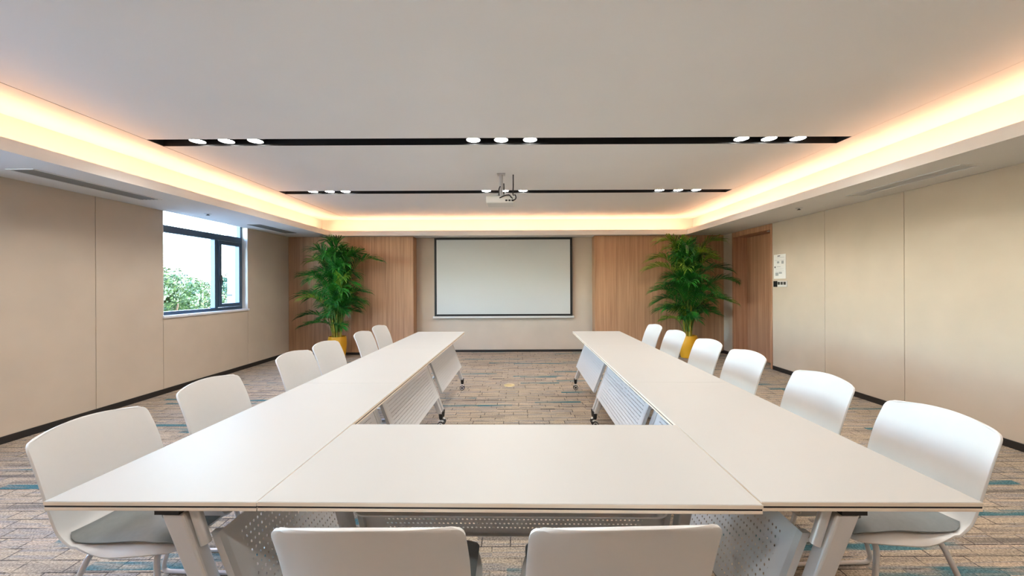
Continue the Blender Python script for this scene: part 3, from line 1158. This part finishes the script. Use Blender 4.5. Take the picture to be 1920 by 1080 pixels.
def make_chair():
    """faces +y; origin on the floor under the seat"""
    root = thing('conference_chair', (0, 0, 0), cat='chair', group='white shell chairs around the tables')
    # columns: y, z, half width, forward curl of the sides, side drop
    key = [(0.190, 0.396, 0.178, 0.0, 0.020), (0.160, 0.420, 0.205, 0.0, 0.030), (0.07, 0.430, 0.224, 0.0, 0.038), (-0.04, 0.424, 0.230, 0.0, 0.032),
           (-0.14, 0.424, 0.226, 0.004, 0.0), (-0.215, 0.444, 0.222, 0.018, -0.022), (-0.255, 0.500, 0.222, 0.034, -0.012), (-0.283, 0.580, 0.226, 0.044, 0.0),
           (-0.318, 0.680, 0.226, 0.046, 0.0), (-0.352, 0.765, 0.222, 0.042, 0.0), (-0.366, 0.795, 0.220, 0.038, 0.0)]
    n = 40
    c1 = smooth_curve([(k[0], k[1], k[2]) for k in key], n)
    c2 = smooth_curve([(k[3], k[4], 0) for k in key], n)
    zt = c1[-1].y
    rows = []
    m = 18
    for i in range(n + 1):
        y, z, w = c1[i]
        curl, drop = c2[i].x, c2[i].y
        # rounded corners at the top and the front edge
        rc = 0.030
        if z > 0.6:
            d = zt - z
            if d < rc:
                w = w - rc + math.sqrt(max(rc * rc - (rc - d) ** 2, 0))
        if i < 5:
            d = (c1[0] - c1[i]).length
            rf = 0.05
            if d < rf:
                w = w - rf + math.sqrt(max(rf * rf - (rf - d) ** 2, 0))
        r = []
        for k in range(m + 1):
            t = -1 + 2 * k / m
            t = math.copysign(abs(t) ** 0.85, t)
            a = abs(t)
            side = max(0.0, (a - 0.72) / 0.28) ** 2
            dz = -drop * side
            if i < n * 0.42:
                dz += 0.010 * a * a          # dished seat
            arch = 0.0
            if z > 0.6:
                arch = 0.019 * (1 - a * a) * (z - 0.6) / 0.2
            r.append((w * t, y + curl * a ** 2.2, z + dz + arch))
        rows.append(r)
    sh = MB().grid(rows).build('shell', M_shell, root, smooth=True)
    s = sh.modifiers.new('solid', 'SOLIDIFY')
    s.thickness = 0.009
    s.offset = 0
    b = sh.modifiers.new('bevel', 'BEVEL')
    b.width = 0.003
    b.segments = 2
    b.limit_method = 'ANGLE'
    b.angle_limit = math.radians(50)
    bake(sh)
    sh.data.polygons.foreach_set('use_smooth', [True] * len(sh.data.polygons))
    # seat cushion lying in the shell
    rows = []
    nn, mm = 16, 14
    yl = [0.190 - (0.190 + 0.205) * i / nn for i in range(nn + 1)]
    vs_t, vs_b = [], []

    def sz(y):
        for i in range(n):
            if c1[i].x >= y >= c1[i + 1].x:
                f = (c1[i].x - y) / (c1[i].x - c1[i + 1].x)
                return c1[i].y * (1 - f) + c1[i + 1].y * f
        return c1[0].y

    top, bot = [], []
    for i, y in enumerate(yl):
        u = i / nn
        we = 0.212 * (1 - max(0, abs(u - 0.5) - 0.34) ** 2 * 6.0)
        rt, rb = [], []
        for k in range(mm + 1):
            t = -1 + 2 * k / mm
            a = abs(t)
            ed = (1 - a ** 6) * (1 - abs(2 * u - 1) ** 8)
            base = sz(min(max(y, -0.205), 0.186)) + 0.010 * a * a + 0.006
            zz = base + 0.004 + 0.026 * ed
            rt.append((we * t, y, zz))
            rb.append((we * t * 0.99, y, base - 0.001))
        top.append(rt)
        bot.append(rb)
    vs = [p for r in top for p in r] + [p for r in bot for p in r]
    w1 = mm + 1
    off = (nn + 1) * w1
    fs = []
    for i in range(nn):
        for k in range(mm):
            a = i * w1 + k
            fs.append((a, a + w1, a + w1 + 1, a + 1))
            fs.append((off + a, off + a + 1, off + a + w1 + 1, off + a + w1))
    for i in range(nn):
        a = i * w1
        fs.append((a, off + a, off + a + w1, a + w1))
        a = i * w1 + mm
        fs.append((a, a + w1, off + a + w1, off + a))
    for k in range(mm):
        fs.append((k, k + 1, off + k + 1, off + k))
        a = nn * w1 + k
        fs.append((a, off + a, off + a + 1, a + 1))
    mb = MB()
    mb._add(vs, fs)
    mb.build('seat_cushion', M_cush, root, smooth=True)
    # sled frame, one bent tube on each side plus cross bars
    for s in (-1, 1):
        path = [(s * 0.10, 0.10, 0.392), (s * 0.185, 0.11, 0.388), (s * 0.235, 0.18, 0.010), (s * 0.245, -0.27, 0.010), (s * 0.19, -0.12, 0.398), (s * 0.10, -0.11, 0.402)]
        mb = MB().tube(round_path(path, 0.045, 6), 0.0095, 10)
        mb.build('sled_leg', M_tube, root, smooth=True)
    for y in (0.10, -0.11):
        z = 0.392 if y > 0 else 0.402
        MB().tube([(-0.10, y, z), (0.10, y, z)], 0.0095, 10).build('cross_bar', M_tube, root, smooth=True)
    mb = MB().box(-0.10, 0.10, -0.10, 0.09, 0.400, 0.414)
    bev(mb.build('seat_mount', M_rubber, root), 0.004)
    return root


chair = make_chair()
first = [True]


def place_chair(bx_, by_, face, lab):
    """bx_, by_ : top centre of the backrest; face : direction the chair looks"""
    o = chair if first[0] else copy_tree(chair)
    first[0] = False
    rz = face - PI / 2
    back = Vector((0, -0.35, 0))
    back.rotate(Matrix.Rotation(rz, 3, 'Z'))
    o.location = (bx_ - back.x, by_ - back.y, 0)
    o.rotation_euler = (0, 0, rz)
    o['label'] = lab


D = math.radians
ordn = ['nearest', 'second nearest', 'third nearest', 'third farthest', 'second farthest', 'farthest']
LC = [(-1.745, 1.60, 1), (-1.765, 2.235, 1), (-1.80, 3.15, 5), (-1.82, 3.71, 4), (-1.79, 4.52, 3), (-1.83, 5.19, 4)]
for (x, y, a), w in zip(LC, ordn):
    place_chair(x, y, D(0 - a), '%s of the six white shell chairs along the left table row' % w)
RC = [(1.775, 1.64, 1), (1.80, 2.29, 1), (1.835, 3.09, 3), (1.85, 3.74, 4), (1.84, 4.48, 4), (1.835, 5.15, 3)]
for (x, y, a), w in zip(RC, ordn):
    place_chair(x, y, D(180 + a), '%s of the six white shell chairs along the right table row' % w)
place_chair(-0.341, 0.868, D(90), 'white shell chair seen from behind, left of the two at the near table')
place_chair(0.250, 0.868, D(91.5), 'white shell chair seen from behind, right of the two at the near table')


# ------------------------------------------------------------------ potted palms
def frond(p0, tip, bow, ln, mats, rnd, parent, n=18, lim=(9, 9)):
    P0, P2 = Vector(p0), Vector(tip)
    P1 = Vector((P0.x + (P2.x - P0.x) * 0.34, P0.y + (P2.y - P0.y) * 0.34, max(P2.z, P0.z) + bow))

    def B(t):
        return P0 * (1 - t) ** 2 + P1 * 2 * t * (1 - t) + P2 * t * t

    def T(t):
        return ((P1 - P0) * (1 - t) + (P2 - P1) * t).normalized()

    mb = MB()
    mb.cur = 1
    mb.tube([B(i / 12) for i in range(13)], [0.008 - 0.0066 * i / 12 for i in range(13)], 5)
    mb.cur = 0
    vs, fs = [], []
    for i in range(n):
        t = 0.36 + 0.64 * i / (n - 1)
        sd = None
        for s in (-1, 1):
            tt = min(1.0, t + (0.012 if s > 0 else 0.0))
            p, d = B(tt), T(tt)
            sd = d.cross(Vector((0, 0, 1)))
            if sd.length < 0.15:
                sd = d.cross(Vector((0.3, 1, 0)))
            sd.normalize()
            up = sd.cross(d).normalized()
            q = (t - 0.36) / 0.64
            prof = 0.35 + 0.65 * math.sin(PI * min(1.0, 0.18 + 0.72 * q)) ** 0.8
            L = ln * prof * rnd.uniform(0.85, 1.15)
            dr = (sd * s * (0.85 - 0.55 * q) + d * (0.60 + 0.35 * q) + up * rnd.uniform(0.15, 0.45)).normalized()
            g = Vector((0, 0, -1))
            w = dr.cross(up)
            w = (w / max(w.length, 1e-4)) * rnd.uniform(0.0075, 0.0105)
            w = w + up * 0.004 * s
            a1 = p + dr * L * 0.35
            a2 = p + dr * L * 0.72 + g * L * 0.10
            a3 = p + dr * L + g * L * rnd.uniform(0.24, 0.45)
            o = len(vs)
            vs += [p - w * 0.4, p + w * 0.4, a1 - w, a1 + w, a2 - w * 0.75, a2 + w * 0.75, a3]
            fs += [(o, o + 1, o + 3, o + 2), (o + 2, o + 3, o + 5, o + 4), (o + 4, o + 5, o + 6)]
    mb._add([(min(v.x, lim[0]), min(v.y, lim[1] + 0.02 * math.sin(v.x * 40)), min(v.z, 2.265)) for v in vs], fs)
    return mb.build('frond', mats, parent)


def palm(loc, tips, ymax, seed, lab, lim, light_share, spread):
    rnd = random.Random(seed)
    t = thing('potted_palm', loc, label=lab, cat='potted plant', group='areca palms in yellow pots')
    MB().lathe([(0.118, 0.0), (0.128, 0.006), (0.150, 0.12), (0.163, 0.26), (0.160, 0.36), (0.150, 0.405), (0.139, 0.405), (0.146, 0.36), (0.142, 0.345)], 36).build('pot', M_pot, t, smooth=True)
    MB().lathe([(0.146, 0.352), (0.10, 0.362), (0.001, 0.366)], 28).build('soil', M_soil, t, smooth=True)
    canes = []
    for k in range(10):
        a = k * 2.4 + rnd.random()
        r0 = rnd.uniform(0.01, 0.095)
        top = (math.cos(a) * (r0 + 0.05), math.sin(a) * (r0 + 0.04), rnd.uniform(0.70, 1.10))
        base = (math.cos(a) * r0, math.sin(a) * r0, 0.35)
        mid = [(base[i] * 0.5 + top[i] * 0.5) * (1.0 if i == 2 else 0.9) for i in range(3)]
        MB().tube([base, mid, top], [0.014, 0.012, 0.008], 8).build('cane', M_cane, t, smooth=True)
        canes.append((base, top))
    allt = list(tips)
    for k in range(46):
        a = rnd.uniform(0, 2 * PI)
        z = rnd.uniform(0.78, 2.0) if k < 40 else rnd.uniform(0.62, 1.0)
        rr = spread * rnd.uniform(0.25, 0.95) * (0.75 + 0.35 * math.sin(PI * (z - 0.6) / 1.5))
        allt.append((rr * math.cos(a), rr * math.sin(a) * 0.8 - 0.10, z, rnd.uniform(0.05, 0.28)))
    for i, (dx, dy, z, bow) in enumerate(allt):
        dy = min(dy, ymax)
        base, top = canes[i % len(canes)]
        hz = min(max(0.45, z - 0.85), top[2])
        f = max(0.0, min(1.0, (hz - base[2]) / (top[2] - base[2])))
        st = tuple(base[j] * (1 - f) + top[j] * f for j in range(3))
        Ln = (Vector((dx, dy, z)) - Vector(st)).length
        m = M_frond2 if (rnd.random() < light_share or (light_share > 0.2 and i in (0, 1, 3))) else M_frond
        frond(st, (dx, dy, z), bow, min(0.34, 0.16 + 0.16 * Ln), [m, M_pet], rnd, t, 13 + int(8 * Ln), lim)
    return t


palm((-3.30, 7.27, 0),
     [(-0.14, -0.02, 2.17, 0.10), (0.02, 0.05, 2.12, 0.12), (0.42, 0.0, 1.93, 0.12), (0.74, -0.05, 1.80, 0.20), (0.52, -0.1, 1.22, 0.14), (0.42, -0.15, 0.98, 0.14),
      (-0.42, 0.0, 1.80, 0.10), (-0.58, -0.05, 1.52, 0.14), (-0.62, -0.1, 1.16, 0.20), (-0.60, -0.1, 0.78, 0.16), (-0.50, -0.2, 0.62, 0.16), (0.22, -0.3, 0.60, 0.14),
      (0.0, -0.5, 1.25, 0.2), (0.15, -0.45, 1.02, 0.2), (-0.2, -0.5, 1.45, 0.2), (0.28, -0.3, 1.72, 0.12), (-0.28, -0.2, 1.98, 0.1), (-0.3, 0.1, 1.9, 0.12)],
     0.22, 11, 'tall areca palm in a yellow pot before the left wood panel', (9, 0.32), 0.06, 0.52)
palm((3.13, 7.20, 0),
     [(-0.46, -0.02, 2.12, 0.16), (-0.22, -0.1, 2.05, 0.14), (0.02, 0.05, 2.06, 0.12), (0.50, -0.05, 2.12, 0.08), (0.30, 0.1, 1.98, 0.15), (-0.70, -0.05, 1.62, 0.24), (-0.62, 0.0, 1.80, 0.20),
      (-0.60, -0.05, 1.22, 0.16), (-0.55, -0.1, 0.88, 0.18), (-0.45, -0.1, 0.70, 0.12), (0.78, -0.1, 1.38, 0.26), (0.62, -0.1, 1.60, 0.2), (0.68, -0.15, 1.02, 0.24), (0.44, -0.15, 0.80, 0.16),
      (0.0, -0.5, 1.45, 0.2), (0.2, -0.5, 1.2, 0.2), (-0.2, -0.45, 1.6, 0.2), (0.32, -0.3, 1.78, 0.12), (-0.35, -0.3, 1.85, 0.15)],
     0.26, 23, 'tall bushy areca palm in a yellow pot beside the wooden door', (0.84, 0.38), 0.22, 0.62)
